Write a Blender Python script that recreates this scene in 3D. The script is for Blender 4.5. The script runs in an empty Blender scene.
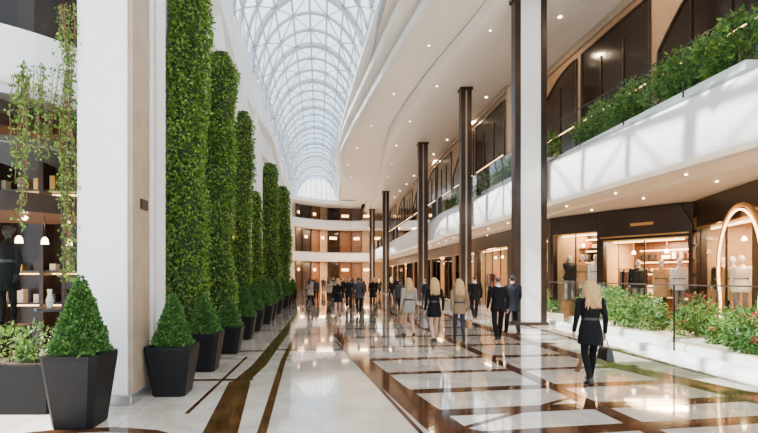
import bpy, math, random
import numpy as np
from mathutils import Vector, Matrix
from mathutils.bvhtree import BVHTree
R=random.Random(7); NR=np.random.RandomState(7)
scene=bpy.context.scene
pi=math.pi

# ------------------------------------------------------------ materials
MATS={}
def mat(name,col,rough=.5,metal=0,var=.08,scale=4,emis=0,ecol=None,coat=0,spec=.5,bump=0):
    if name in MATS: return MATS[name]
    m=bpy.data.materials.new(name); m.use_nodes=True
    nt=m.node_tree; b=nt.nodes['Principled BSDF']
    tc=nt.nodes.new('ShaderNodeTexCoord'); n=nt.nodes.new('ShaderNodeTexNoise')
    n.inputs['Scale'].default_value=scale; n.inputs['Detail'].default_value=4
    nt.links.new(tc.outputs['Object'],n.inputs['Vector'])
    r=nt.nodes.new('ShaderNodeValToRGB')
    r.color_ramp.elements[0].position=.3; r.color_ramp.elements[1].position=.7
    r.color_ramp.elements[0].color=tuple(c*(1-var) for c in col)+(1,)
    r.color_ramp.elements[1].color=tuple(min(1,c*(1+var)) for c in col)+(1,)
    nt.links.new(n.outputs['Fac'],r.inputs['Fac']); nt.links.new(r.outputs['Color'],b.inputs['Base Color'])
    b.inputs['Roughness'].default_value=rough; b.inputs['Metallic'].default_value=metal
    b.inputs['Coat Weight'].default_value=coat; b.inputs['Specular IOR Level'].default_value=spec
    if emis:
        b.inputs['Emission Color'].default_value=(ecol or col)+(1,) if len(ecol or col)==3 else (ecol or col)
        b.inputs['Emission Strength'].default_value=emis
    if bump:
        bp=nt.nodes.new('ShaderNodeBump'); bp.inputs['Strength'].default_value=bump
        nt.links.new(n.outputs['Fac'],bp.inputs['Height']); nt.links.new(bp.outputs['Normal'],b.inputs['Normal'])
    MATS[name]=m; return m
def glass(name,tint,refl=.12,rough=.02):
    m=bpy.data.materials.new(name); m.use_nodes=True; nt=m.node_tree; nt.nodes.clear()
    o=nt.nodes.new('ShaderNodeOutputMaterial'); mx=nt.nodes.new('ShaderNodeMixShader')
    t=nt.nodes.new('ShaderNodeBsdfTransparent'); g=nt.nodes.new('ShaderNodeBsdfGlossy')
    lw=nt.nodes.new('ShaderNodeLayerWeight'); lw.inputs['Blend'].default_value=refl
    t.inputs['Color'].default_value=tint+(1,); g.inputs['Roughness'].default_value=rough
    g.inputs['Color'].default_value=(.9,.95,1,1)
    nt.links.new(lw.outputs['Fresnel'],mx.inputs['Fac'])
    nt.links.new(t.outputs[0],mx.inputs[1]); nt.links.new(g.outputs[0],mx.inputs[2]); nt.links.new(mx.outputs[0],o.inputs['Surface'])
    MATS[name]=m; return m
def leafmat(name,c1,c2):
    m=bpy.data.materials.new(name); m.use_nodes=True; nt=m.node_tree; b=nt.nodes['Principled BSDF']
    g=nt.nodes.new('ShaderNodeNewGeometry'); r=nt.nodes.new('ShaderNodeValToRGB')
    r.color_ramp.elements[0].color=c1+(1,); r.color_ramp.elements[1].color=c2+(1,)
    nt.links.new(g.outputs['Random Per Island'],r.inputs['Fac']); nt.links.new(r.outputs['Color'],b.inputs['Base Color'])
    b.inputs['Roughness'].default_value=.5
    o=nt.nodes['Material Output']; tr=nt.nodes.new('ShaderNodeBsdfTranslucent'); mx=nt.nodes.new('ShaderNodeMixShader')
    mx.inputs['Fac'].default_value=.25
    nt.links.new(r.outputs['Color'],tr.inputs['Color'])
    nt.links.new(b.outputs[0],mx.inputs[1]); nt.links.new(tr.outputs[0],mx.inputs[2]); nt.links.new(mx.outputs[0],o.inputs['Surface'])
    MATS[name]=m; return m
WHITE=mat('white_plaster',(.82,.80,.775),.4,var=.02)
CEILW=mat('ceiling_plaster',(.78,.71,.63),.35,var=.04)
WHITE2=mat('white_gloss_panel',(.83,.83,.82),.22,var=.02)
CREAM=mat('cream_stone',(.60,.47,.34),.35,var=.08)
TAN=mat('tan_stone',(.36,.27,.19),.4,var=.12)
BEIGE=mat('beige_panel',(.36,.22,.12),.4,var=.1)
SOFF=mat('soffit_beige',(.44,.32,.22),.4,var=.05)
BRONZE=mat('bronze_metal',(.026,.013,.007),.35,metal=.2,var=.25,spec=.4)
WOOD=mat('dark_wood',(.020,.009,.005),.3,var=.35,scale=9)
WOOD2=mat('walnut',(.12,.045,.016),.35,var=.3,scale=7)
ANTH=mat('anthracite_planter',(.005,.005,.006),.55,var=.2,scale=12,spec=.22)
SOIL=mat('soil',(.05,.03,.02),.9,var=.4,scale=30)
STEEL=mat('steel',(.5,.5,.5),.3,metal=.8,var=.05)
FRAMEW=mat('skylight_frame',(.30,.33,.36),.4,metal=.1,var=.05)
DGLASS=mat('dark_glass',(.016,.009,.006),.14,var=.4,spec=.35,scale=1)
GOLD=mat('gold_trim',(.7,.36,.10),.3,metal=.8,var=.1)
LAMP=mat('lamp_emitter',(1,.85,.62),.5,emis=16,ecol=(1,.78,.48))
STRIP=mat('warm_strip',(1,.75,.45),.5,emis=9,ecol=(1,.56,.22))
CORE=mat('hedge_core',(.018,.035,.008),.9,var=.4,scale=12)
GLASS=glass('clear_glass',(.94,.97,.95),.05)
SKYG=glass('skylight_glass',(.9,.95,1.0),.02)
LEAF=leafmat('leaf_green',(.025,.075,.007),(.22,.37,.04))
LEAF2=leafmat('leaf_topiary',(.018,.065,.012),(.11,.26,.045))
LEAF3=leafmat('leaf_garden',(.03,.10,.02),(.24,.38,.09))
FLOWR=leafmat('flower_red',(.5,.01,.02),(.85,.06,.08)); FLOWW=leafmat('flower_white',(.7,.6,.62),(.9,.85,.8))

def floor_mat():
    m=bpy.data.materials.new('marble_floor'); m.use_nodes=True; nt=m.node_tree; b=nt.nodes['Principled BSDF']
    tc=nt.nodes.new('ShaderNodeTexCoord'); n=nt.nodes.new('ShaderNodeTexNoise'); n.inputs['Scale'].default_value=.9
    n.inputs['Detail'].default_value=9; n.inputs['Distortion'].default_value=1.6
    r=nt.nodes.new('ShaderNodeValToRGB')
    e=r.color_ramp.elements; e[0].position=.35; e[0].color=(.58,.50,.41,1); e[1].position=.6; e[1].color=(.77,.71,.63,1)
    br=nt.nodes.new('ShaderNodeTexBrick'); br.offset=0; br.inputs['Scale'].default_value=1
    br.inputs['Mortar Size'].default_value=.006; br.inputs['Brick Width'].default_value=1.2; br.inputs['Row Height'].default_value=1.2
    br.inputs['Color1'].default_value=(1,1,1,1); br.inputs['Color2'].default_value=(.90,.87,.83,1); br.inputs['Mortar'].default_value=(.55,.5,.45,1)
    mx=nt.nodes.new('ShaderNodeMixRGB'); mx.blend_type='MULTIPLY'; mx.inputs[0].default_value=1
    nt.links.new(tc.outputs['Object'],n.inputs['Vector']); nt.links.new(tc.outputs['Object'],br.inputs['Vector'])
    nt.links.new(n.outputs['Fac'],r.inputs['Fac']); nt.links.new(r.outputs['Color'],mx.inputs[1]); nt.links.new(br.outputs['Color'],mx.inputs[2])
    nt.links.new(mx.outputs[0],b.inputs['Base Color'])
    b.inputs['Roughness'].default_value=.06; b.inputs['Coat Weight'].default_value=.9; b.inputs['Coat Roughness'].default_value=.03
    return m
FLOOR=floor_mat()
INLAY=mat('brown_marble_inlay',(.065,.024,.010),.08,var=.6,scale=3,spec=.35)

# ------------------------------------------------------------ mesh builder
class MB:
    def __init__(s): s.v=[];s.f=[];s.m=[];s.mats=[]
    def mi(s,m):
        if m not in s.mats: s.mats.append(m)
        return s.mats.index(m)
    def add(s,vs,fs,m):
        o=len(s.v); k=s.mi(m); s.v.extend([tuple(v) for v in vs])
        for f in fs: s.f.append(tuple(i+o for i in f)); s.m.append(k)
    def box(s,x0,x1,y0,y1,z0,z1,m):
        vs=[(x0,y0,z0),(x1,y0,z0),(x1,y1,z0),(x0,y1,z0),(x0,y0,z1),(x1,y0,z1),(x1,y1,z1),(x0,y1,z1)]
        s.add(vs,[(0,3,2,1),(4,5,6,7),(0,1,5,4),(1,2,6,5),(2,3,7,6),(3,0,4,7)],m)
    def loft(s,rings,m,cap=True,closed=True):
        n=len(rings[0]); vs=[p for r in rings for p in r]; fs=[]
        for i in range(len(rings)-1):
            for j in range(n if closed else n-1):
                a=i*n+j; b=i*n+(j+1)%n; fs.append((a,b,b+n,a+n))
        if cap: fs.append(tuple(range(n))[::-1]); fs.append(tuple((len(rings)-1)*n+j for j in range(n)))
        s.add(vs,fs,m)
    def lz(s,secs,m,n=20):
        s.loft([[(cx+rx*math.cos(2*pi*k/n),cy+ry*math.sin(2*pi*k/n),z) for k in range(n)] for cx,cy,z,rx,ry in secs],m)
    def tube(s,pts,r,m,n=5,cap=True):
        pts=[Vector(p) for p in pts]; rs=r if isinstance(r,(list,tuple)) else [r]*len(pts); rings=[]
        up=Vector((0,0,1)); prev=None
        for i,p in enumerate(pts):
            d=(pts[min(i+1,len(pts)-1)]-pts[max(i-1,0)]).normalized()
            if prev is None:
                a=d.cross(up); 
                if a.length<.05: a=d.cross(Vector((1,0,0)))
            else: a=prev-d*prev.dot(d)
            a.normalize(); prev=a; b=d.cross(a)
            rings.append([tuple(p+(a*math.cos(2*pi*k/n)+b*math.sin(2*pi*k/n))*rs[i]) for k in range(n)])
        s.loft(rings,m,cap)
    def ell(s,c,r,m,n=14,h=8):
        rings=[]
        for i in range(h+1):
            t=-pi/2+pi*(i+.0)/h; q=max(math.cos(t),.02)
            rings.append([(c[0]+r[0]*q*math.cos(2*pi*k/n),c[1]+r[1]*q*math.sin(2*pi*k/n),c[2]+r[2]*math.sin(t)) for k in range(n)])
        s.loft(rings,m)
    def cap(s,p0,r0,p1,r1,m,n=12):
        p0=Vector(p0);p1=Vector(p1); d=(p1-p0).normalized()
        a=d.cross(Vector((0,0,1)));
        if a.length<.05: a=d.cross(Vector((1,0,0)))
        a.normalize(); b=d.cross(a); rings=[]
        for t in (-1.45,-1.0,-.5,0): rings.append((p0+d*r0*math.sin(t),r0*math.cos(t)))
        for t in (0,.5,1.0,1.45): rings.append((p1+d*r1*math.sin(t),r1*math.cos(t)))
        s.loft([[tuple(c+(a*math.cos(2*pi*k/n)+b*math.sin(2*pi*k/n))*rr) for k in range(n)] for c,rr in rings],m)
    def prism(s,poly,z0,z1,m):
        s.loft([[(p[0],p[1],z0) for p in poly],[(p[0],p[1],z1) for p in poly]],m)
    def leaves(s,P,N,size,m,droop=.3,wid=.32):
        P=np.asarray(P);N=np.asarray(N);n=len(P)
        rnd=NR.normal(size=(n,3)); d=N*.7+rnd*.6; d[:,2]-=droop; d/=np.linalg.norm(d,axis=1)[:,None]
        w=np.cross(d,NR.normal(size=(n,3))); w/=np.linalg.norm(w,axis=1)[:,None]+1e-9
        L=(size*NR.uniform(.6,1.25,n))[:,None]
        q=np.cross(d,w)*L*.12
        V=np.stack([P,P+d*L*.45+w*L*wid+q,P+d*L,P+d*L*.45-w*L*wid+q],1).reshape(-1,3)
        o=len(s.v); k=s.mi(m); s.v.extend(map(tuple,V.tolist()))
        s.f.extend([(o+4*i,o+4*i+1,o+4*i+2,o+4*i+3) for i in range(n)]); s.m.extend([k]*n)
    def mesh(s,name,smooth=False):
        me=bpy.data.meshes.new(name); me.from_pydata(s.v,[],s.f)
        for m in s.mats: me.materials.append(m)
        me.polygons.foreach_set('material_index',s.m)
        if smooth: me.polygons.foreach_set('use_smooth',[True]*len(me.polygons))
        me.update(); return me
    def obj(s,name,smooth=False,mw=None,bevel=0,parent=None,fixn=False):
        me=s.mesh(name,smooth)
        if fixn:
            import bmesh
            bm=bmesh.new(); bm.from_mesh(me); bmesh.ops.recalc_face_normals(bm,faces=bm.faces); bm.to_mesh(me); bm.free()
        o=bpy.data.objects.new(name,me); scene.collection.objects.link(o)
        if mw is not None: o.matrix_world=mw
        if bevel:
            b=o.modifiers.new('b','BEVEL'); b.width=bevel; b.segments=2; b.limit_method='ANGLE'
        if smooth and not bevel:
            try: me.set_sharp_from_angle(angle=math.radians(40))
            except Exception: pass
        if parent: o.parent=parent
        return o
def smoothcurve(ys,xs,Y,k=9):
    Yf=np.array(Y); x=np.interp(Yf,ys,xs); w=np.hanning(k+2)[1:-1]; w/=w.sum()
    xp=np.pad(x,k//2,mode='edge'); return np.convolve(xp,w,'valid')
def frame(pl,pr,z0=0):
    pl=Vector((pl[0],pl[1],z0)); pr=Vector((pr[0],pr[1],z0)); u=(pr-pl); L=u.length; u.normalize()
    v=Vector((-u.y,u.x,0)); M=Matrix(((u.x,v.x,0,pl.x),(u.y,v.y,0,pl.y),(0,0,1,z0),(0,0,0,1))); return M,L

# ------------------------------------------------------------ floor
b=MB(); b.box(-13,18,-3,92,-.2,0,FLOOR); b.obj('floor')
b=MB()
def strip(pts,w,z=.003):
    pts=[Vector((p[0],p[1],0)) for p in pts]; rr=[]
    for i,p in enumerate(pts):
        d=(pts[min(i+1,len(pts)-1)]-pts[max(i-1,0)]).normalized(); n=Vector((-d.y,d.x,0))
        ww=w[i] if isinstance(w,list) else w
        rr.append(((p+n*ww/2).to_tuple()[:2],(p-n*ww/2).to_tuple()[:2]))
    for i in range(len(rr)-1):
        (a,c),(e,g)=rr[i],rr[i+1]
        b.add([(a[0],a[1],z),(c[0],c[1],z),(g[0],g[1],z),(e[0],e[1],z)],[(0,1,2,3)],INLAY)
strip([(-1.0,1),(-1.12,5),(-1.35,7.6)],[.36,.4,.36])
strip([(-1.35,7.5),(-1.22,9),(-1.15,14),(-1.05,20),(-.95,50)],.28,.0032)
strip([(-.62,1),(-.66,5.2),(-.78,9.5),(-.74,14)],.11)
strip([(-1.72,5.8),(-1.62,10)],.06)
strip([(2.3,1.5),(1.5,5.0),(1.15,7.4),(.8,10.6),(.5,15),(.35,26),(.3,50)],[.55,.5,.4,.32,.28,.28,.28],.0034)
strip([(1.15,5.0),(.92,7.4),(.62,10.6),(.42,12.5)],.06)
strip([(3.85,1),(3.72,9.4),(3.6,20),(3.4,50)],[.28,.24,.22,.24],.0036)
strip([(6.9,1),(6.35,6.7),(5.8,9.5),(5.75,14),(6.2,30),(6.6,60)],[.75,.65,.42,.34,.34,.34],.0038)
for i,(y,w) in enumerate([(2.9,.34),(4.1,.26),(4.95,.26),(5.8,.28),(6.9,.26),(8.2,.2),(9.6,.28),(11.3,.22),(13.2,.32),(15.4,.26),(18,.36),(21,.36),(25,.4),(30,.5),(36,.6),(44,.6)]):
    x0=float(np.interp(y,[1.5,5,7.4,10.6,15,26],[2.3,1.5,1.15,.8,.5,.35]))
    strip([(x0,y),(6.3,y+.75)],w,.0028+.0001*(i%3))
for i,(x0,y0,x1,y1) in enumerate([(1.6,5.2,3.7,6.6),(4.8,8.4,6.1,10.4)]): strip([(x0,y0),(x1,y1)],.08,.0024)
for i,y in enumerate([7.75,10.8,15,20,27,36,46]): strip([(-1.15,y),(-2.2,y-.05)],.14,.0027)
for i,y in enumerate([11,14,19,26,36]): strip([(-1.1,y),(.65-.02*i,y)],.16,.0026)
strip([(-3.6,4.9),(-3.0,5.12),(-2.4,5.2),(-1.9,5.1),(-1.4,4.8),(-1.1,4.3)],.16,.0039)
strip([(1.5,5.3),(2.6,4.6),(4.2,4.2),(5.6,4.4),(6.6,5.1),(7.1,6)],.12,.0041)
strip([(7.0,6.5),(7.1,10),(7.7,18),(7.6,50)],.16)
b.obj('floor_inlay')

# ------------------------------------------------------------ skylight vault
VX,VA,VZ,VB=-.65,3.5,14.05,4.8
def vp(t,y): return (VX-VA*math.cos(t),y,VZ+VB*math.sin(t))
b=MB(); NT=10; Ys=np.arange(3,77,2.0)
for j,y in enumerate(Ys): b.tube([vp(pi*i/24,y) for i in range(25)],.11 if j%3 else .21,FRAMEW,5)
for i in range(NT+1): b.tube([vp(pi*i/NT,3),vp(pi*i/NT,76.5)],.07 if i not in (0,NT) else .12,FRAMEW,4)
for j in range(len(Ys)-1):
    for i in range(NT):
        if (i+j)%2: b.tube([vp(pi*i/NT,Ys[j]),vp(pi*(i+1)/NT,Ys[j+1])],.045,FRAMEW,4)
        else: b.tube([vp(pi*(i+1)/NT,Ys[j]),vp(pi*i/NT,Ys[j+1])],.045,FRAMEW,4)
for i in range(1,12): b.tube([vp(pi*i/12,76.5),(vp(pi*i/12,76.5)[0],76.5,VZ)],.08,FRAMEW,4)
b.loft([[vp(pi*i/24,y) for i in range(25)] for y in (3,76.5)],SKYG,cap=False,closed=False)
b.obj('skylight_vault')

# ------------------------------------------------------------ right soffit layers
Yc=list(np.arange(2,82,1.0))
layers=[(12.2,.45,[2,17,24,33,45,60,82],[7.0,6.6,5.5,4.9,6.0,7.6,7.8]),
        (12.6,.75,[2,10,17.4,24,33,41,50,62,82],[6.0,5.2,4.3,3.4,2.3,1.65,2.7,6.6,7.6]),
        (13.3,.75,[2,10,17.4,24,33,41,50,62,82],[5.0,4.3,3.6,2.9,2.0,1.5,2.2,5.0,6.4]),
        (13.95,.7,[2,10,17.4,24,33,41,50,62,82],[3.6,3.2,2.85,2.4,1.9,1.5,1.9,2.6,2.8])]
for z,h,ys,xs in layers:
    X=smoothcurve(ys,xs,Yc); b=MB()
    b.loft([[(16,y,z),(x+.9,y,z),(x+.35,y,z+.03),(x+.1,y,z+.12),(x,y,z+.28),(x+.06,y,z+h-.05),(x+.4,y,z+h),(16,y,z+h)] for x,y in zip(X,Yc)],CEILW)
    b.obj('ceiling',True,fixn=True)
b=MB()
def disc(x,y,z,r=.05): b.prism([(x+r*math.cos(a),y+r*math.sin(a)) for a in np.arange(0,6.2,.7)],z-.03,z+.0,LAMP)
for y in np.arange(8,50,5.5):
    X=float(np.interp(y,[2,17,24,33,45,60,82],[7.0,6.6,5.5,4.9,6.0,7.6,7.8]))
    if X+.9<8: disc(X+.9,y,12.2,.035)
    X=float(np.interp(y,[2,10,17.4,24,33,41,50,62,82],[6.0,5.2,4.3,3.4,2.3,1.65,2.7,6.6,7.6])); disc(X+1.0,y+2,12.6,.035)
for y in np.arange(6,60,4): disc(9.6,y,12.2,.07)
b.obj('ceiling_downlight')

# ------------------------------------------------------------ left wall
prof=[(-3.2,0),(-3.2,7.9),(-3.22,9),(-3.3,10.5),(-3.55,12),(-3.85,13.2),(-4.1,14.0)]
b=MB(); b.loft([[(x,y,z) for x,z in prof]+[(x-.18,y,z) for x,z in prof[::-1]] for y in (6.92,10,20,35,52)],WHITE)
b.obj('wall_left',True,fixn=True)
b=MB()
b.box(-3.35,-2.66,6.2,6.9,0,13.9,WHITE2); b.box(-2.66,-2.6,6.24,6.88,0,13.9,TAN)
b.box(-3.18,-2.66,6.9,7.75,0,13.9,WHITE2); b.box(-2.66,-2.63,7.2,7.24,0,13.9,STEEL); b.box(-3.4,-2.58,6.15,6.95,0,.14,STEEL)
b.box(-2.6,-2.56,6.5,6.72,2.75,2.9,BRONZE)
b.obj('wall_front_left',bevel=.01)
b=MB()
for y in (10.5,14,18.3,21.8,28,36,44):
    pr=[(-3.25,0),(-2.8,0),(-2.8,7.4),(-2.95,8.8),(-3.1,10.2),(-3.2,11.4),(-3.55,12.6),(-4.05,13.95),(-4.2,13.95),(-3.7,12),(-3.35,10)]
    b.loft([[(x,y-.14,z) for x,z in pr],[(x,y+.14,z) for x,z in pr]],WHITE)
for z0,am in ((8.3,.10),(10.0,.08)):
    b.loft([[(-3.3,y,z0+.5*math.sin(y*.25)),(-3.05-am*math.sin(y*.4),y,z0+.1+.5*math.sin(y*.25)),(-3.08-am*math.sin(y*.4),y,z0+.55+.5*math.sin(y*.25)),(-3.35,y,z0+.7+.5*math.sin(y*.25))] for y in np.arange(7.8,52,1)],WHITE)
b.obj('wall_rib',fixn=True)
b=MB()
for y0,y1 in ((14.4,18),(18.6,21.5),(22.2,27.6),(28.5,35.5),(36.5,43.5)):
    b.box(-3.19,-3.15,y0,y1,.1,3.4,DGLASS); b.box(-3.19,-3.12,y0,y1,3.4,3.5,GOLD); b.box(-3.19,-3.12,y0,y1,3.2,3.26,STRIP)
b.obj('window_left')
b=MB(); b.box(-13,-4.02,2,92,14.0,14.2,WHITE); b.obj('ceiling_left')
b=MB(); b.box(-13,-3.4,12.6,12.8,0,13.9,CREAM); b.obj('wall_back_left')

# ------------------------------------------------------------ vegetation
def hedge_column(x,y,r,z0,z1,n,ls,seed):
    b=MB(); rr=np.random.RandomState(seed); nz=26
    ph=rr.uniform(0,6,6)
    def rad(t,a): return r*(1+.16*np.sin(5*t+ph[0]+a)+.12*np.sin(13*t+ph[1]+2*a)+.09*np.sin(27*t+ph[2]-3*a))*np.clip(np.minimum((1-t)*16,t*9+.3),.25,1)**.5
    rings=[[(x+.84*rad(t,a)*math.cos(a),y+.84*rad(t,a)*math.sin(a),z0+(z1-z0)*t) for a in np.linspace(0,2*pi,14,endpoint=False)] for t in np.linspace(0,1,nz)]
    b.loft(rings,CORE)
    t=NR.uniform(0,1,n); a=NR.uniform(0,2*pi,n); q=rad(t,a)*NR.uniform(.80,1.08,n)
    N=np.stack([np.cos(a),np.sin(a),np.zeros(n)],1)
    P=np.stack([x+q*np.cos(a),y+q*np.sin(a),z0+(z1-z0)*t],1)
    b.leaves(P,N,ls,LEAF,.5)
    b.box(x-.3,x+.3,y-.3,y+.3,0,z0+.1,ANTH)
    b.obj('hedge_column')
hedge_column(-2.74,9.4,.37,.35,8.8,14000,.085,1)
hedge_column(-2.68,12.1,.37,.35,7.8,10000,.09,2)
hedge_column(-2.75,16.0,.31,.35,7.65,6500,.1,3)
hedge_column(-2.9,20.0,.28,.35,5.6,4000,.12,4)
hedge_column(-2.7,24.2,.46,.35,7.9,5500,.14,5)
hedge_column(-2.7,32.2,.50,.35,8.3,4500,.16,6)
def planter(x,y,s,h,name='planter_with_topiary',tree=1,tr=.36,n=5000,ls=.04):
    b=MB()
    def oc(w,z,ch=.22):
        c=w*ch; return [(x-w+c,y-w,z),(x+w-c,y-w,z),(x+w,y-w+c,z),(x+w,y+w-c,z),(x+w-c,y+w,z),(x-w+c,y+w,z),(x-w,y+w-c,z),(x-w,y-w+c,z)]
    b.loft([oc(s*.70,0),oc(s*.72,.03),oc(s,h*.93),oc(s,h),oc(s*.88,h),oc(s*.86,h-.07)],ANTH)
    b.prism([(p[0],p[1]) for p in oc(s*.87,0)],h-.09,h-.05,SOIL)
    z0=h-.04
    b.cap((x,y,h-.1),.03,(x,y,z0+.2),.03,WOOD2,8)
    b.lz([(x,y,z0+.03,tr*.7,tr*.7),(x,y,z0+tree*.12,tr*.9,tr*.9),(x,y,z0+tree*.5,tr*.5,tr*.5),(x,y,z0+tree*.95,.02,.02)],CORE,14)
    t=1-np.sqrt(NR.uniform(0,1,n)); a=NR.uniform(0,2*pi,n)
    q=tr*(1-t)**.85*np.clip(t*8+.7,0,1)*NR.uniform(.82,1.10,n)*(1+.09*np.sin(a*5+t*20))
    P=np.stack([x+q*np.cos(a),y+q*np.sin(a),z0+.02+tree*t],1); N=np.stack([np.cos(a),np.sin(a),np.full(n,.5)],1)
    b.leaves(P,N,ls,LEAF2,-.1)
    b.obj(name)
planter(-2.87,5.4,.33,.86,tree=.94,tr=.30,n=8000,ls=.05)
planter(-2.24,6.85,.34,.74,tree=.80,tr=.27,n=6000,ls=.048)
planter(-2.22,8.6,.34,.72,tree=.72,tr=.31,n=4500,ls=.055)
planter(-2.15,10.6,.34,.62,tree=.7,tr=.30,n=3500,ls=.055)
planter(-2.2,13.0,.34,.66,tree=.9,tr=.32,n=3000,ls=.065)
planter(-2.2,14.9,.34,.7,tree=.95,tr=.32,n=2500,ls=.07)
for y in (17.3,18.9,22.0,26.5,29.5,35.5): planter(-2.15,y,.36,.7,tree=1.1,tr=.34,n=1500,ls=.09)
def blob(b,c,r,n,ls,m,zs=1):
    a=NR.normal(size=(n,3)); a/=np.linalg.norm(a,axis=1)[:,None]
    q=NR.uniform(.35,1.05,n)[:,None]**.6
    P=np.array(c)+a*q*np.array([r,r,r*zs]); b.leaves(P,a+np.array([0,0,.4]),ls,m,.0,.22)
def trough(x0,x1,y0,y1,h,plants,seed,m=ANTH,name='planter_trough',flower=0,z=0,ph=.5,ls=.09,n=260):
    b=MB(); rr=random.Random(seed)
    b.box(x0,x1,y0,y1,z,z+h,m); b.box(x0+.04,x1-.04,y0+.04,y1-.04,z+h,z+h+.02,SOIL if m is ANTH else CREAM)
    for i in range(plants):
        px=rr.uniform(x0+.25,x1-.2);py=rr.uniform(y0+.2,y1-.2); s=rr.uniform(.4,1.3)*ph
        zz=z+h+s*.55
        b.tube([(px,py,z+h),(px+.03,py,zz)],.015,WOOD2,4)
        blob(b,(px,py,zz),min(s*.5,.42),n,ls,rr.choice([LEAF,LEAF2,LEAF2,LEAF3]),1.2)
        if rr.random()<.25:
            for q in range(14):
                a=rr.uniform(0,6.28); l=s*rr.uniform(.4,.75); b.tube([(px,py,z+h),(px+.25*l*math.cos(a),py+.25*l*math.sin(a),z+h+l),(px+.6*l*math.cos(a),py+.6*l*math.sin(a),z+h+l*1.15)],[.014,.011,.003],LEAF3,3)
        if flower and rr.random()<flower:
            blob(b,(px,py-.05,zz+s*.3),s*.26,60,.06,rr.choice([FLOWR,FLOWW,FLOWR]),.6)
    b.obj(name)
trough(-5.2,-3.5,5.75,6.3,.62,9,3,ph=.42,ls=.07)

def vine(name,x,y,z1,z0,n,w,ls=.055,dens=50):
    b=MB()
    for k in range(n):
        xx=x+R.uniform(-w,w); yy=y+R.uniform(-.06,.06); zb=z0+R.uniform(0,1)*(z1-z0)*.55*(R.random()>.3)
        pts=[(xx+.04*math.sin(z*3+k),yy+.02*math.cos(z*4),z) for z in np.arange(z1,zb,-.15)]
        if len(pts)<2: continue
        b.tube(pts,.006,WOOD2,4)
        m=int((z1-zb)*dens); t=NR.uniform(0,1,m); zz=z1-(z1-zb)*t
        P=np.stack([xx+.04*np.sin(zz*3+k)+NR.normal(0,.035,m),np.full(m,yy)+NR.normal(0,.03,m),zz],1)
        b.leaves(P,NR.normal(size=(m,3)),ls,LEAF,.6)
    b.obj(name)
vine('hanging_vine',-3.47,6.22,5.5,1.7,9,.08)
vine('hanging_vine',-4.15,6.25,4.6,2.4,8,.13)
vine('hanging_vine',-3.85,6.2,4.7,3.4,11,.28)

# ------------------------------------------------------------ left round boutique
b=MB(); CX,CY=-6.25,8.95
def arc(r,a0,a1,n,z): return [(CX+r*math.cos(a),CY+r*math.sin(a),z) for a in np.linspace(a0,a1,n)]
def band(r0,r1,z0,z1,m,a0=-pi,a1=.3,n=44):
    rings=[]
    for a in np.linspace(a0,a1,n):
        c,s=math.cos(a),math.sin(a)
        rings.append([(CX+r0*c,CY+r0*s,z0),(CX+r1*c,CY+r1*s,z0),(CX+r1*c,CY+r1*s,z1),(CX+r0*c,CY+r0*s,z1)])
    b.loft(rings,m)
band(2.2,2.62,4.55,4.72,STEEL); band(2.3,2.8,4.72,5.5,WHITE2); band(1.6,2.25,4.35,4.6,BRONZE); band(0,2.3,4.6,4.65,WOOD2)
band(2.3,2.6,5.5,6.9,DGLASS); band(2.3,2.82,6.9,7.6,WHITE2)
band(0,2.45,2.85,3.05,WOOD2); band(2.42,2.5,2.8,3.1,BRONZE); band(2.42,2.5,.02,.4,BRONZE)
band(0,2.2,.02,.05,WOOD2)
b.loft([arc(2.47,-pi,.2,40,.4),arc(2.47,-pi,.2,40,4.55)],GLASS,cap=False,closed=False)
for a in np.linspace(-pi,.2,9): b.box(CX+2.47*math.cos(a)-.025,CX+2.47*math.cos(a)+.025,CY+2.47*math.sin(a)-.025,CY+2.47*math.sin(a)+.025,.4,4.6,BRONZE)
b.tube(arc(2.3,-pi,.2,30,3.9),.02,STEEL,4); b.loft([arc(2.3,-pi,.2,30,3.05),arc(2.3,-pi,.2,30,3.9)],GLASS,cap=False,closed=False)
b.box(-12,-3.45,11.5,11.7,0,7.2,WOOD)
for z in (1.1,1.9,3.9):
    b.box(-8,-3.5,11.1,11.5,z,z+.04,WOOD); b.box(-8,-3.5,11.42,11.48,z-.06,z-.03,STRIP)
    for x in np.arange(-7.9,-3.7,.4): b.box(x,x+R.uniform(.08,.2),11.15,11.35,z+.04,z+R.uniform(.15,.4),R.choice([TAN,WOOD,GOLD,WOOD2,CREAM]))
for x in np.arange(-8,-3.4,1.1): b.box(x,x+.1,11.05,11.5,0,4.6,WOOD)
for k in range(7): 
    a=-2.9+k*.42; b.ell((CX+1.7*math.cos(a),CY+1.7*math.sin(a),2.78),(.05,.05,.04),LAMP,8,5); b.ell((CX+1.5*math.cos(a),CY+1.5*math.sin(a),4.52),(.05,.05,.04),LAMP,8,5)
for k in range(5):
    x,y=CX+1.2+.25*k,CY-1.4+.3*k; b.tube([(x,y,2.85),(x,y,2.45)],.006,BRONZE,4); b.lz([(x,y,2.34,.06,.06),(x,y,2.42,.05,.05),(x,y,2.46,.02,.02)],LAMP,10)
b.obj('round_boutique')
b=MB()
TX,TY=-4.6,8.1
b.lz([(TX,TY,.06,.3,.3),(TX,TY,.08,.3,.3),(TX,TY,.1,.05,.05),(TX,TY,1.15,.05,.05),(TX,TY,1.17,.5,.40),(TX,TY,1.22,.5,.40)],WOOD)
for dx,dy,c in [(-.2,-.1,WHITE2),(.1,.1,GOLD),(.25,-.15,CREAM),(-.05,.2,BRONZE),(-.3,.05,GOLD)]:
    x,y=TX+dx,TY+dy
    b.lz([(x,y,1.22,.04,.04),(x,y,1.35,.06,.06),(x,y,1.45,.03,.03),(x,y,1.55,.04,.04)],c,10)
b.obj('display_table')

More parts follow.
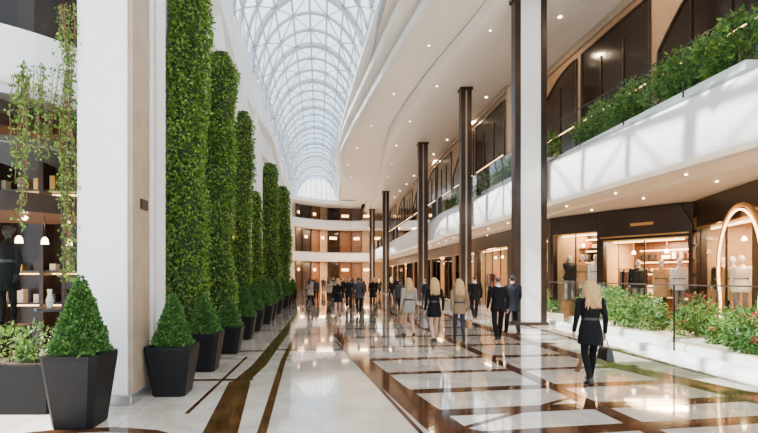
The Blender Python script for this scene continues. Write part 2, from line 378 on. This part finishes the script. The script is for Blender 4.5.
# ------------------------------------------------------------ right balcony slab
Yb=list(np.arange(1,73,1.0))
def edge(y): return float(np.interp(y,[1,9,17,24,73],[9.3,8.9,8.47,8.42,8.42]))-(.35*math.sin(pi*(y-25.2)/9.4)**2 if 25.2<y<34.6 else 0)
b=MB()
b.loft([[(16,y,4.55),(edge(y)+.35,y,4.55),(edge(y)+.08,y,4.6),(edge(y),y,4.75),(edge(y)-.03,y,5.9),(edge(y)+.05,y,6.05),(16,y,6.05)] for y in Yb],WHITE)
b.obj('balcony_slab',True,fixn=True)
b=MB()
b.loft([[(16,y,4.40),(edge(y)+1.3,y,4.40),(edge(y)+1.2,y,4.46),(edge(y)+.5,y,4.48),(edge(y)+.45,y,4.545),(16,y,4.545)] for y in Yb],SOFF)
for y in np.arange(4,40,2.6):
    disc(edge(y)+.85,y,4.475,.035); disc(edge(y)+2.1,y+.5,4.40,.035)
b.obj('ceiling_under_balcony',fixn=True)
def railing(path,z0,z1,name='glass_railing',step=1.6,curb=0,post=.012):
    b=MB(); P=[Vector((p[0],p[1],0)) for p in path]
    for a,c in zip(P[:-1],P[1:]):
        d=(c-a); L=d.length; d.normalize(); n=Vector((-d.y,d.x,0))*.008
        k=max(1,round(L/step)); 
        for i in range(k):
            p=a+d*(L*i/k+.02); q=a+d*(L*(i+1)/k-.02)
            b.prism([(p+n)[:2],(q+n)[:2],(q-n)[:2],(p-n)[:2]],z0+.06,z1-.02,GLASS)
            b.box(p.x-post,p.x+post,p.y-.04,p.y-.01,z0,z1 if curb else z0+.35,BRONZE)
        b.tube([(a.x,a.y,z1),(c.x,c.y,z1)],.016,BRONZE,6)
        n2=n*(6 if not curb else 12); b.prism([(a+n2)[:2],(c+n2)[:2],(c-n2)[:2],(a-n2)[:2]],z0,z0+.08+curb,STEEL if not curb else WHITE2)
    b.obj(name)
railing([(edge(y)+.08,y) for y in (2,9,17,21,25)],6.05,7.4,step=2)
railing([(edge(y)+.08,y) for y in (25,28,30,32,35,45,55,71)],6.05,7.3,step=2.2)
railing([(7.35,5.5),(7.86,10),(8.5,14),(8.95,17.6)],0,1.6,curb=.06,step=3)
trough(8.98,9.7,9.5,16.5,.3,28,11,m=WHITE2,name='balcony_planting',z=6.06,ph=1.2,ls=.13,n=420)
trough(9.3,9.95,3,9.4,.3,14,12,m=WHITE2,name='balcony_planting',z=6.06,ph=1.1,ls=.13,n=300)
trough(8.68,9.3,17.2,24.2,.3,20,13,m=WHITE2,name='balcony_planting',z=6.06,ph=1.1,ls=.15,n=220)
trough(8.68,9.3,25.2,35,.3,16,14,m=WHITE2,name='balcony_planting',z=6.06,ph=1.1,ls=.2,n=140)
trough(8.15,9.7,6.5,10.5,.24,26,21,m=WHITE2,name='garden_bed',ph=.8,ls=.10,n=240,flower=.5)
trough(8.8,10.2,10.9,14.2,.26,20,22,m=WHITE2,name='garden_bed',ph=.9,ls=.11,n=240,flower=.25)
trough(9.4,10.4,14.6,17.0,.3,14,23,m=WHITE2,name='garden_bed',ph=1.0,ls=.12,n=240)
trough(9.1,9.85,18.2,20,.3,5,24,m=WHITE2,name='garden_bed',ph=.9,ls=.14,n=200)

# ------------------------------------------------------------ piers
def pier(x0,x1,y,d,z1,w):
    b=MB()
    b.box(x0+w*.7,x1-w*.7,y+.03,y+d-.03,0,z1,WHITE2 if x1-x0>1 else TAN)
    for xa in (x0,x1-w): b.box(xa,xa+w,y,y+d,0,z1,BRONZE)
    b.box(x0-.05,x1+.05,y-.05,y+d+.05,0,.12,BRONZE); b.box(x0-.06,x1+.06,y-.06,y+d+.06,z1-.15,z1,BRONZE)
    b.obj('pier',bevel=.012)
pier(7.2,8.38,16.6,.35,12.19,.22); pier(7.72,8.3,24.6,.4,12.19,.24); pier(7.6,8.3,34.6,.5,12.19,.3); pier(7.55,8.3,54,.6,12.19,.3); pier(7.5,8.3,68,.8,12.19,.3)

# ------------------------------------------------------------ storefronts
CLOTH=[mat('cloth_black',(.01,.01,.011),.8,var=.2),mat('cloth_camel',(.42,.24,.11),.8),mat('cloth_white',(.7,.67,.62),.8),mat('cloth_grey',(.2,.19,.19),.8),mat('cloth_rust',(.35,.09,.04),.8)]
def area(name,loc,sx,sy,e,col=(1,.64,.34),rot=(0,0,0)):
    l=bpy.data.lights.new(name,'AREA'); l.shape='RECTANGLE'; l.size=sx; l.size_y=sy; l.energy=e; l.color=col
    o=bpy.data.objects.new(name,l); o.location=loc; o.rotation_euler=rot; scene.collection.objects.link(o); return o
def rack(M,x0,x1,y,seed):
    b=MB(); r=random.Random(seed)
    for x in (x0,x1): b.tube([(x,y,0.02),(x,y,2.1)],.02,GOLD,6); b.box(x-.03,x+.03,y-.22,y+.22,0,.03,GOLD)
    b.tube([(x0,y,2.1),(x1,y,2.1)],.02,GOLD,6)
    x=x0+.1
    while x<x1-.08:
        h=r.uniform(.75,1.1); c=r.choice(CLOTH)
        b.loft([[(x-.02,y-.2*k,z),(x+.03,y-.2*k,z),(x+.03,y+.2*k,z),(x-.02,y+.2*k,z)] for z,k in ((2.07,.2),(2.0,.85),(1.75,.8),(2.05-h,1.15))],c)
        b.tube([(x,y,2.07),(x,y,2.13)],.006,STEEL,4)
        x+=r.uniform(.07,.13)
    b.obj('clothing_rack',mw=M)
def shop(pl,pr,H,depth,z0=0,seed=0,energy=60,racks=True,open_=True,hdr=1.0,fm=WOOD,name='boutique_storefront',side=.28,back=WOOD2):
    M,L=frame(pl,pr,z0); b=MB(); r=random.Random(seed); hz=H-hdr; s_=side
    b.box(0,s_,-.05,.25,0,H,fm); b.box(L-s_,L,-.05,.25,0,H,fm); b.box(s_,L-s_,-.05,.25,hz,H,fm)
    b.box(s_,L-s_,-.07,-.05,hz,hz+.04,GOLD); b.box(s_+.2,L-s_-.2,.26,.30,hz-.07,hz-.01,STRIP)
    b.box(0,.06,.25,depth,0,H,BEIGE); b.box(L-.06,L,.25,depth,0,H,BEIGE); b.box(0,L,depth,depth+.08,0,H,back)
    b.box(.06,L-.06,.25,depth,hz+.15,hz+.2,SOFF)
    nm=max(2,int(L/1.3)); 
    for i in range(nm+1):
        x=s_+(L-2*s_)*i/nm; b.box(x-.02,x+.02,.05,.1,0,hz,BRONZE)
        if i<nm and not (open_ and i==nm//2):
            xb=s_+(L-2*s_)*(i+1)/nm; b.box(x+.02,xb-.02,.07,.08,.05,hz,GLASS)
    for z in np.arange(.5,hz-.3,.5):
        b.box(.3,L-.3,depth-.32,depth,z,z+.035,WOOD); b.box(.3,L-.3,depth-.05,depth-.02,z+.38,z+.43,STRIP)
        x=.4
        while x<L-.6:
            w=r.uniform(.1,.28); b.box(x,x+w,depth-.28,depth-.08,z+.035,z+r.uniform(.12,.34),r.choice(CLOTH+[GOLD,CREAM])); x+=w+r.uniform(.06,.25)
    for x in np.arange(.8,L-.4,1.1):
        for y in (.9,min(2,depth-.5)): b.prism([(x+.06*math.cos(a),y+.06*math.sin(a)) for a in np.arange(0,6.2,.8)],hz+.12,hz+.15,LAMP)
        b.tube([(x,1.0,hz+.15),(x,1.0,hz-.35)],.008,GOLD,4); b.lz([(x,1.0,hz-.48,.07,.07),(x,1.0,hz-.40,.06,.06),(x,1.0,hz-.34,.02,.02)],LAMP,10)
    if depth>2: b.box(L*.3,L*.7,1.6,2.1,0,.95,WOOD2); b.box(L*.28,L*.72,1.55,2.15,.95,1.0,CREAM)
    b.obj(name,mw=M)
    if racks and z0==0:
        rack(M,.4,min(L*.45,2),.75,seed+5); rack(M,max(L*.55,L-2),L-.4,.8,seed+6)
    c=M@Vector((L/2,depth*.5,hz+.05)); area('ceiling_lamp',c,min(L*.6,3),depth*.5,energy)
    return M,L
shop((10.2,19.8),(11.2,18),4.38,1.3,seed=2,energy=130,racks=False,hdr=.8,side=.1,back=WOOD)
shop((11.2,18),(12.9,15.5),4.38,3,seed=3,energy=750,hdr=1.2,side=.16)
shop((12.9,15.5),(11.75,12),4.38,2.2,seed=4,energy=520,hdr=.95,racks=False)
shop((11.75,12),(11.6,6),4.38,2.4,seed=5,energy=450,hdr=.9)
shop((10.4,24.6),(10.2,19.8),4.38,2.6,seed=6,energy=600,hdr=.9)
for i,(a,c) in enumerate([(30,24.6),(35,30),(42,35),(50,42),(60,50),(70,60)]): shop((10.4,a),(10.4,c),4.38,2.6,seed=20+i,energy=600,hdr=.9,racks=i<1,fm=WOOD2 if i%2 else WOOD)
M,L=frame((11.2,18),(12.9,15.5)); b=MB()
b.loft([[(0,-.18,3.6),(L*.12,-.18,4.3),(L*.88,-.18,4.3),(L,-.18,3.6),(L,-.18,3.3),(0,-.18,3.3)],[(0,-.06,3.6),(L*.12,-.06,4.3),(L*.88,-.06,4.3),(L,-.06,3.6),(L,-.06,3.3),(0,-.06,3.3)]],WOOD)
b.box(.1,L-.1,-.22,-.18,3.3,3.35,GOLD); b.box(L*.38,L*.62,-.2,-.18,3.7,3.8,GOLD); b.obj('portal_canopy',mw=M)
M,L=frame((12.9,15.5),(11.75,12)); b=MB(); ax=L*.86
pts=[(ax-1.02,-.2,0)]+[(ax+1.15*math.cos(a),-.2,2.05+1.75*math.sin(a)) for a in np.linspace(pi+.45,-.45,36)]+[(ax+1.02,-.2,0)]
b.tube(pts,.06,GOLD,8); b.tube([(ax+(p[0]-ax)*.92,-.24,p[2]*.965) for p in pts],.03,STRIP,6)
for i in range(7):
    for j in range(3): b.box(.04+j*.08,.10+j*.08,-.08,-.05,.4+i*.5,.8+i*.5,WOOD2)
b.obj('entrance_arch',mw=M)
def upper(pl,pr,z0,H,seed,bays):
    M,L=frame(pl,pr,z0); b=MB(); rr=random.Random(seed)
    b.box(0,L,0,.2,0,H,BEIGE)
    n=max(1,round(L/bays))
    for i in range(n):
        x0=L*i/n+.2; x1=L*(i+1)/n-.2; w=x1-x0; curved=(i%2==0)
        zt=H*.90
        top=[(x0+w*t, zt-(H*.35*(1-t)**2.2 if curved else 0)) for t in np.linspace(0,1,14)]
        ring=[(x0,.05)]+top+[(x1,.05)]
        b.loft([[(x,-.03,z) for x,z in ring],[(x,.01,z) for x,z in ring]],DGLASS)
        b.tube([(x,-.04,z) for x,z in ring],.05,BRONZE,5)
        for k in (1,2): b.box(x0+w*k/3-.025,x0+w*k/3+.025,-.07,-.02,0,zt-H*.12,BRONZE)
        b.box(x0+.1,x0+w*.33,-.045,-.03,.1,H*.42,WOOD2); b.box(x0+w*.36,x0+w*.64,-.045,-.03,.1,H*.3,BEIGE)
        b.box(x0+.2,x1-.2,-.055,-.035,2.5,2.53,STRIP)
    b.box(0,L,-.12,0,H-.3,H,TAN)
    b.obj('upper_storefront_wall',mw=M,fixn=True)
upper((11.5,24.4),(11.5,2),6.06,6.1,1,4.5)
upper((10.2,34.6),(10.2,24.6),6.06,6.1,2,5); upper((10.2,44),(10.2,34.6),6.06,6.1,3,5); upper((10.2,70),(10.2,44),6.06,6.1,4,5)
b=MB(); b.box(10.2,11.7,24.4,24.6,6.06,12.15,CREAM); b.obj('wall_return')
b=MB(); b.box(16.3,16.5,1,92,0,14.6,CREAM); b.obj('wall_right')
for y in (9,15,21,30,40): area('ceiling_lamp',(9.9,y,12.15),.25,.25,110,(1,.72,.45))

# ------------------------------------------------------------ far end building
path=[(-12,55),(-7,62),(-3,68),(1,71),(5,72),(8.3,71.5),(12,72)]
def offs(p,d): return [(x+d*.1,y+d) for x,y in p]
b=MB()
for z0,z1 in ((4.4,5.7),(9.6,10.8)):
    b.loft([[(x,y,z0),(x,y-.1,z0+.2),(x,y,z1),(x,y+9,z1),(x,y+9,z0)] for x,y in path],WHITE)
b.loft([[(x,y-1.5,13.3),(x,y-1.6,13.8),(x,y+9,13.85),(x,y+9,13.3)] for x,y in path],WHITE)
wp=offs(path,3)
for a,c in zip(wp[:-1],wp[1:]):
    M,L=frame(a,c)
    for z0,z1 in ((0,4.4),(5.7,9.6),(10.8,13.3)):
        k=max(2,int(L/1.6))
        for i in range(k):
            p=M@Vector((L*i/k,0,0)); q=M@Vector((L*(i+1)/k-.12,0,0))
            b.prism([p[:2],q[:2],(q.x,q.y+.1),(p.x,p.y+.1)],z0,z1,[WOOD2,DGLASS,WOOD,BEIGE,CREAM][(i*7+int(z0)+int(p.x+20))%5])
            if (i+int(z0))%2: b.prism([(p.x+.3,p.y-.06),(q.x-.3,q.y-.06),(q.x-.3,q.y-.02),(p.x+.3,p.y-.02)],z1-1.5,z1-1.1,STRIP)
            b.box(q.x,q.x+.12,q.y-.15,q.y,z0,z1,BRONZE)
b.obj('far_gallery',fixn=True)
for z in (5.72,10.82): railing(path,z,z+1.1,step=2.5)
b=MB(); b.box(-13,15,84,84.2,0,20,WHITE); b.obj('wall_far_end')
for x in (-4,1,6): area('ceiling_lamp',(x,70.5,4.3),3,1.5,900)
for x in (-4,1,6): area('ceiling_lamp',(x,70.5,9.5),3,1.5,700)

# ------------------------------------------------------------ people
SKIN=mat('skin',(.62,.36,.25),.5,var=.05); SKIN2=mat('skin_tan',(.42,.22,.13),.5,var=.05)
BLOND=mat('hair_blonde',(.50,.29,.10),.45,var=.45,scale=40); BROWN=mat('hair_brown',(.07,.03,.015),.45,var=.35,scale=40); DARK=mat('hair_black',(.012,.01,.008),.4,var=.3,scale=40)
BLK=mat('fabric_black',(.0035,.0035,.004),.8,var=.3,scale=20,spec=.2); NAVY=mat('fabric_navy',(.006,.008,.014),.8,var=.2,spec=.2); TAUPE=mat('fabric_taupe',(.34,.29,.24),.8,var=.1)
OLIVE=mat('fabric_sand',(.22,.14,.07),.8,var=.1); GREY=mat('fabric_grey',(.03,.03,.032),.8,var=.15); DENIM=mat('denim',(.015,.02,.035),.8,var=.2)
LEATH=mat('leather_black',(.008,.007,.006),.3,var=.3); LEATB=mat('leather_tan',(.35,.18,.08),.4,var=.2); EYE=mat('eye_dark',(.02,.015,.01),.2); LIP=mat('lips',(.45,.14,.12),.5)
SHIRT=mat('shirt_white',(.75,.74,.72),.7)
def person(name,top=BLK,legs=BLK,shoes=LEATH,hair=BLOND,male=False,hem=.65,stride=1,longhair=True,bag=None,bagside=1,skin=SKIN,voxel=.012,flip=1,H=1.72,shirt=None,wavy=False):
    b=MB(); k=1.16 if male else 1.0; sx=.205 if male else .172; f=flip; S=stride
    def lerp(a,c): return tuple(a[i]+(c[i]-a[i])*S for i in range(3))
    lm=legs; th=.078 if not male else .088; kn=.056 if not male else .068; an=.036 if not male else .055
    for side,fr in ((f,1),(-f,0)):
        x=.088*side*k
        hip=(x,0,.90)
        knee=lerp((x,.015,.50),(x*.95,.17,.53) if fr else (x*.95,-.01,.50))
        ank=lerp((x,-.01,.085),(x*.85,.30,.095) if fr else (x*.85,-.27,.17))
        toe=lerp((x*1.1,.16,.035),(x*.95,.47,.06) if fr else (x*.9,-.14,.035))
        heel=lerp((x,-.04,.04),(x*.85,.26,.035) if fr else (x*.85,-.30,.12))
        b.cap(hip,th,knee,kn,lm); 
        mid=tuple(knee[i]+(ank[i]-knee[i])*.35+(0,-.015,0)[i] for i in range(3))
        b.cap(knee,kn*.98,mid,kn*.98 if not male else kn,lm); b.cap(mid,kn*.98 if not male else kn,ank,an,lm)
        b.cap(heel,.034,toe,.03,shoes); b.cap(ank,an*.95,heel,.036,shoes); b.cap(tuple((heel[i]+ank[i])/2 for i in range(3)),.036,tuple(toe[i]*.75+heel[i]*.25 for i in range(3)),.036,shoes)
    b.lz([(0,0,.84,.13*k,.10),(0,-.01,.90,.168*k,.125),(0,-.005,.98,.155*k,.115),(0,0,1.10,.125*k*1.02,.092*k),(0,.008,1.24,.148*k,.112*k),(0,.0,1.34,.165*k,.108*k),(0,-.005,1.41,.155*k,.088*k),(0,-.005,1.46,.085*k,.062),(0,-.005,1.48,.055,.05)],top)
    if hem<.84:
        fl=(.84-hem)
        b.lz([(0,0,hem,.17*k+fl*.12,.135+fl*.20+.03*S),(0,0,hem+.01,.172*k+fl*.12,.137+fl*.20+.03*S),(0,-.005,.92,.178*k,.137),(0,0,1.10,.137*k,.105*k),(0,.005,1.24,.155*k,.12*k),(0,0,1.36,.168*k,.112*k),(0,0,1.42,.12*k,.08)],top)
        if not male: b.lz([(0,0,1.085,.143,.111),(0,0,1.125,.141,.11)],shoes)
    b.lz([(0,-.01,1.44,.085,.07),(0,-.015,1.50,.062,.06),(0,-.015,1.505,.05,.05)],shirt or top)
    b.cap((0,-.005,1.44),.05*k,(0,.008,1.56),.047*k,skin)
    b.ell((0,.012,1.628),(.072,.090,.108),skin); b.ell((0,.035,1.572),(.050,.060,.052),skin)
    b.cap((0,.098,1.632),.010,(0,.114,1.604),.013,skin,8)
    for s_ in (-1,1):
        b.ell((.074*s_,.0,1.612),(.012,.02,.03),skin,8,6); b.ell((.029*s_,.096,1.636),(.013,.008,.008),EYE,8,6); b.cap((.018*s_,.099,1.653),.005,(.042*s_,.092,1.654),.005,hair,6)
    b.ell((0,.094,1.575),(.022,.009,.008),LIP,8,6)
    if male or not longhair:
        b.ell((0,-.012,1.652),(.081,.092,.094),hair); b.ell((0,.03,1.70),(.066,.062,.045),hair)
        if not male: b.ell((0,-.10,1.67),(.045,.045,.045),hair)
    else:
        b.ell((0,-.014,1.650),(.086,.094,.098),hair); b.ell((0,.03,1.705),(.07,.062,.042),hair)
        b.lz([(0,-.035,1.68,.08,.07),(0,-.05,1.58,.094,.066),(0,-.075,1.49,.105,.055),(0,-.10,1.40,.10,.042),(0,-.105,1.33,.07,.03),(0,-.105,1.28,.03,.018)],hair)
        for s_ in (-1,1): b.cap((.078*s_,.01,1.64),.022,(.095*s_,.03,1.44),.02,hair,8)
        if wavy:
            rr=random.Random(3)
            for i in range(22):
                a=rr.uniform(-1.5,1.5); x0=.088*math.sin(a); y0=-.05-.05*math.cos(a); L=rr.uniform(.26,.40); p=rr.uniform(0,6)
                b.tube([(x0*(1+.35*t)+.012*math.sin(9*t+p),y0-.045*min(1,t*1.5)+.01*math.cos(8*t+p),1.66-L*t) for t in np.linspace(0,1,10)],[.017,.018,.018,.018,.018,.017,.016,.014,.011,.006],hair,7)
    for side in (1,-1):
        fr=1 if side==-f else -1
        sh=(sx*side,-.005,1.395)
        el=lerp((sx*side+.035*side,-.03,1.12),(sx*side+.045*side,(.03 if fr>0 else -.12),1.13))
        wr=lerp((sx*side+.045*side,.03,.885),(sx*side+.03*side,(.17 if fr>0 else -.13),.91 if fr>0 else .885))
        if bag and side==bagside: el=(sx*side+.05*side,-.04,1.12); wr=(sx*side+.07*side,.02,.885)
        b.cap(sh,.060*k,el,.043*k,top); b.cap(el,.043*k,wr,.033*k,top)
        wr=Vector(wr); d=(wr-Vector(el)).normalized(); d=(d+Vector((0,.1,-.3))).normalized()
        fw=Vector((0,1,0)); fw=(fw-d*fw.dot(d)).normalized(); inn=Vector((-side,0,0))
        b.cap(wr,.024,wr+d*.03,.026,skin,8)
        kn_=wr+d*.085
        for j,(o,ln) in enumerate(((-.030,.055),(-.010,.068),(.010,.075),(.029,.068))):
            q=kn_+fw*o; b.cap(wr+d*.03+fw*o*.6,.014,q,.0115,skin,8)
            q2=q+(d+inn*.25).normalized()*ln*.5; q3=q2+(d*.8+inn*.7).normalized()*ln*.5
            b.cap(q,.0095,q2,.009,skin,7); b.cap(q2,.009,q3,.008,skin,7)
        t1=wr+d*.03+fw*.028; t2=t1+(d+fw*.8+inn*.3).normalized()*.035; t3=t2+(d+inn*.4+fw*.15).normalized()*.028
        b.cap(t1,.013,t2,.0105,skin,7); b.cap(t2,.010,t3,.009,skin,7)
        if bag and side==bagside:
            c=kn_+Vector((0.01*side,0,-.02)); 
            b.tube([(c.x,c.y-.10+.0,c.z-.17)]+[(c.x,c.y+.09*math.cos(t),c.z-.02-.13*(1-math.sin(t))) for t in np.linspace(pi,0,9)]+[(c.x,c.y+.10,c.z-.17)],.011,bag,6)
            b.loft([[(c.x-w,c.y-l,c.z-z),(c.x+w,c.y-l,c.z-z),(c.x+w,c.y+l,c.z-z),(c.x-w,c.y+l,c.z-z)] for z,w,l in ((.38,.055,.16),(.36,.065,.17),(.2,.045,.145),(.16,.03,.13))],bag)
    me=b.mesh('src'); o=bpy.data.objects.new('tmp',me); scene.collection.objects.link(o)
    md=o.modifiers.new('r','REMESH'); md.mode='VOXEL'; md.voxel_size=voxel
    sm=o.modifiers.new('s','SMOOTH'); sm.factor=.5; sm.iterations=2 if voxel<.01 else 1
    dg=bpy.context.evaluated_depsgraph_get(); dg.update()
    new=bpy.data.meshes.new_from_object(o.evaluated_get(dg)); new.name=name
    bv=BVHTree.FromPolygons(b.v,b.f)
    new.materials.clear()
    for m in b.mats: new.materials.append(m)
    mi=[]
    for p in new.polygons:
        r=bv.find_nearest(p.center); mi.append(b.m[r[2]] if r[2] is not None else 0)
    new.polygons.foreach_set('material_index',mi); new.polygons.foreach_set('use_smooth',[True]*len(mi)); new.update()
    bpy.data.objects.remove(o); bpy.data.meshes.remove(me)
    return new
def place(me,name,x,y,head=0,H=1.72,z=0):
    o=bpy.data.objects.new(name,me); scene.collection.objects.link(o); s=H/1.75
    zmin=min(v.co.z for v in me.vertices)
    o.location=(x,y,z-zmin*s+.004); o.rotation_euler=(0,0,math.radians(head)); o.scale=(s,s,s); return o
A=person('woman_long_coat',hem=.68,bag=LEATH,bagside=1,stride=.55,voxel=.008,wavy=True)
place(A,'walking_woman',4.42,7.36,-6,1.72)
B=person('woman_taupe',top=TAUPE,legs=SKIN,hem=.72,stride=.7,voxel=.011,flip=-1,hair=BLOND,bag=LEATB,bagside=-1)
place(B,'walking_woman',2.63,13.3,8,1.76)
C=person('woman_black',top=BLK,legs=SKIN,hem=.70,stride=.8,voxel=.011,hair=BLOND,bag=TAUPE,bagside=-1,wavy=True)
place(C,'walking_woman',3.07,12.1,0,1.77)
D=person('woman_sand',top=OLIVE,legs=DENIM,hem=.80,stride=.6,voxel=.011,flip=-1,hair=BLOND,bag=LEATB,bagside=1,wavy=True)
place(D,'walking_woman',3.74,12.1,-4,1.74)
E=person('man_suit',top=BLK,legs=BLK,hair=BROWN,male=True,hem=.80,stride=.55,voxel=.012,shirt=SHIRT)
place(E,'walking_man',4.95,12.5,0,1.82)
F=person('man_coat',top=NAVY,legs=BLK,hair=DARK,male=True,hem=.70,stride=.7,voxel=.012,flip=-1)
place(F,'walking_man',5.9,13.8,4,1.84)
place(E,'walking_man',6.5,18.9,0,1.85)
place(C,'walking_woman',.78,19.6,172,1.74)
place(F,'walking_man',1.6,25,180,1.8)
fm=[person('far1',top=GREY,legs=BLK,hair=DARK,male=True,hem=.75,voxel=.02,skin=SKIN2),person('far2',top=TAUPE,legs=BLK,hair=BROWN,hem=.7,voxel=.02),
    person('far3',top=BLK,legs=BLK,hair=BLOND,hem=.6,voxel=.02,flip=-1),person('far4',top=NAVY,legs=DENIM,hair=BROWN,male=True,hem=.8,voxel=.02,flip=-1)]
far=[(1.9,22),(2.5,27),(3.1,26.5),(2.4,33),(.6,31),(-.3,36),(-1.0,40),(4.4,36),(5.4,34),(-.6,27),(.9,38),(2.0,42),(3.0,45),(5.8,44),(4.2,50),(-.8,50),(.4,54),(6.3,27),(6.6,21.5),(1.2,34),(-1.3,45),(3.6,39),(5.0,29),(1.4,48),(2.8,55),(-1.6,56),(4.1,23)]
for i,(x,y) in enumerate(far):
    m=fm[(i*3+i//4)%4]; place(m,'walking_man' if m in (fm[0],fm[3]) else 'walking_woman',x,y,R.choice([0,0,180,170,10,-30,150]),R.uniform(1.66,1.84))
MAN=mat('mannequin_resin',(.62,.58,.52),.3)
mq=[person('mq1',top=CLOTH[0],legs=CLOTH[3],skin=MAN,hair=MAN,male=True,hem=.8,stride=0,voxel=.02,shirt=SHIRT),person('mq2',top=CLOTH[1],legs=CLOTH[0],skin=MAN,hair=MAN,longhair=False,hem=.5,stride=.2,voxel=.02),person('mq3',top=CLOTH[2],legs=CLOTH[3],skin=MAN,hair=MAN,longhair=False,hem=.75,stride=.2,voxel=.02)]
mqd=person('mq4',top=BLK,legs=BLK,skin=CLOTH[0],hair=CLOTH[0],longhair=False,hem=.6,stride=.1,voxel=.015)
M,L=frame((10.2,19.8),(11.2,18)); 
for i,x in enumerate((.45,1.0,1.55)):
    p=M@Vector((x,.6,0)); place(mq[i],'mannequin',p.x,p.y,150,2.0,.75)
b=MB(); b.box(.25,L-.25,.3,.9,0,.75,WOOD2); b.obj('display_plinth',mw=M)
M,L=frame((10.4,24.6),(10.2,19.8))
for i,x in enumerate((2.5,3.2,3.9,4.4)):
    p=M@Vector((x,1.35,0)); place(mq[i%3],'mannequin',p.x,p.y,110,1.95)
M,L=frame((11.2,18),(12.9,15.5))
for x,i in ((L*.5-.35,0),(L*.5+.4,1),(L*.5+.95,2)): 
    p=M@Vector((x,.45,0)); place(mq[i],'mannequin',p.x,p.y,150,1.95,.5)
b=MB(); b.box(L*.5-.7,L*.5+1.25,.3,.62,0,.5,WOOD); b.obj('display_plinth',mw=M)
M,L=frame((12.9,15.5),(11.75,12))
for x,i in ((.55,0),(1.1,1),(1.6,2)):
    p=M@Vector((x,.55,0)); place(mq[i],'mannequin',p.x,p.y,120,1.95,.5)
b=MB(); b.box(.3,1.9,.35,.8,0,.5,WOOD); b.obj('display_plinth',mw=M)
place(mqd,'mannequin',-5.3,7.65,170,1.72,.95)
b=MB(); b.lz([(-5.3,7.65,.06,.34,.34),(-5.3,7.65,.95,.34,.34)],WOOD,20); b.obj('display_plinth')
area('ceiling_lamp',(-5.6,8.8,2.8),.8,.8,110); area('ceiling_lamp',(-5.6,8.8,4.5),.8,.8,70)

# ------------------------------------------------------------ lights, world
sun=bpy.data.lights.new('sun','SUN'); sun.energy=26; sun.angle=math.radians(.7); sun.color=(1,.96,.89)
so=bpy.data.objects.new('sun',sun); scene.collection.objects.link(so)
so.rotation_euler=Vector((8.6,1.5,-12)).to_track_quat('-Z','Y').to_euler()
w=bpy.data.worlds.new('w'); scene.world=w; w.use_nodes=True; nt=w.node_tree; bg=nt.nodes['Background']
tc=nt.nodes.new('ShaderNodeTexCoord'); n=nt.nodes.new('ShaderNodeTexNoise'); n.inputs['Scale'].default_value=2.5; n.inputs['Detail'].default_value=5
r=nt.nodes.new('ShaderNodeValToRGB'); r.color_ramp.elements[0].position=.4; r.color_ramp.elements[0].color=(.50,.68,.88,1); r.color_ramp.elements[1].position=.65; r.color_ramp.elements[1].color=(1,1,1,1)
nt.links.new(tc.outputs['Generated'],n.inputs['Vector']); nt.links.new(n.outputs['Fac'],r.inputs['Fac']); nt.links.new(r.outputs['Color'],bg.inputs['Color']); bg.inputs['Strength'].default_value=3.3

# ------------------------------------------------------------ camera
cd=bpy.data.cameras.new('camera'); cam=bpy.data.objects.new('camera',cd); scene.collection.objects.link(cam)
cam.location=(0,0,1.75); cam.rotation_euler=(pi/2,0,0)
cd.sensor_width=36; cd.lens=36*450/758; cd.shift_x=59/758; cd.shift_y=61.5/758; cd.clip_end=300
scene.camera=cam
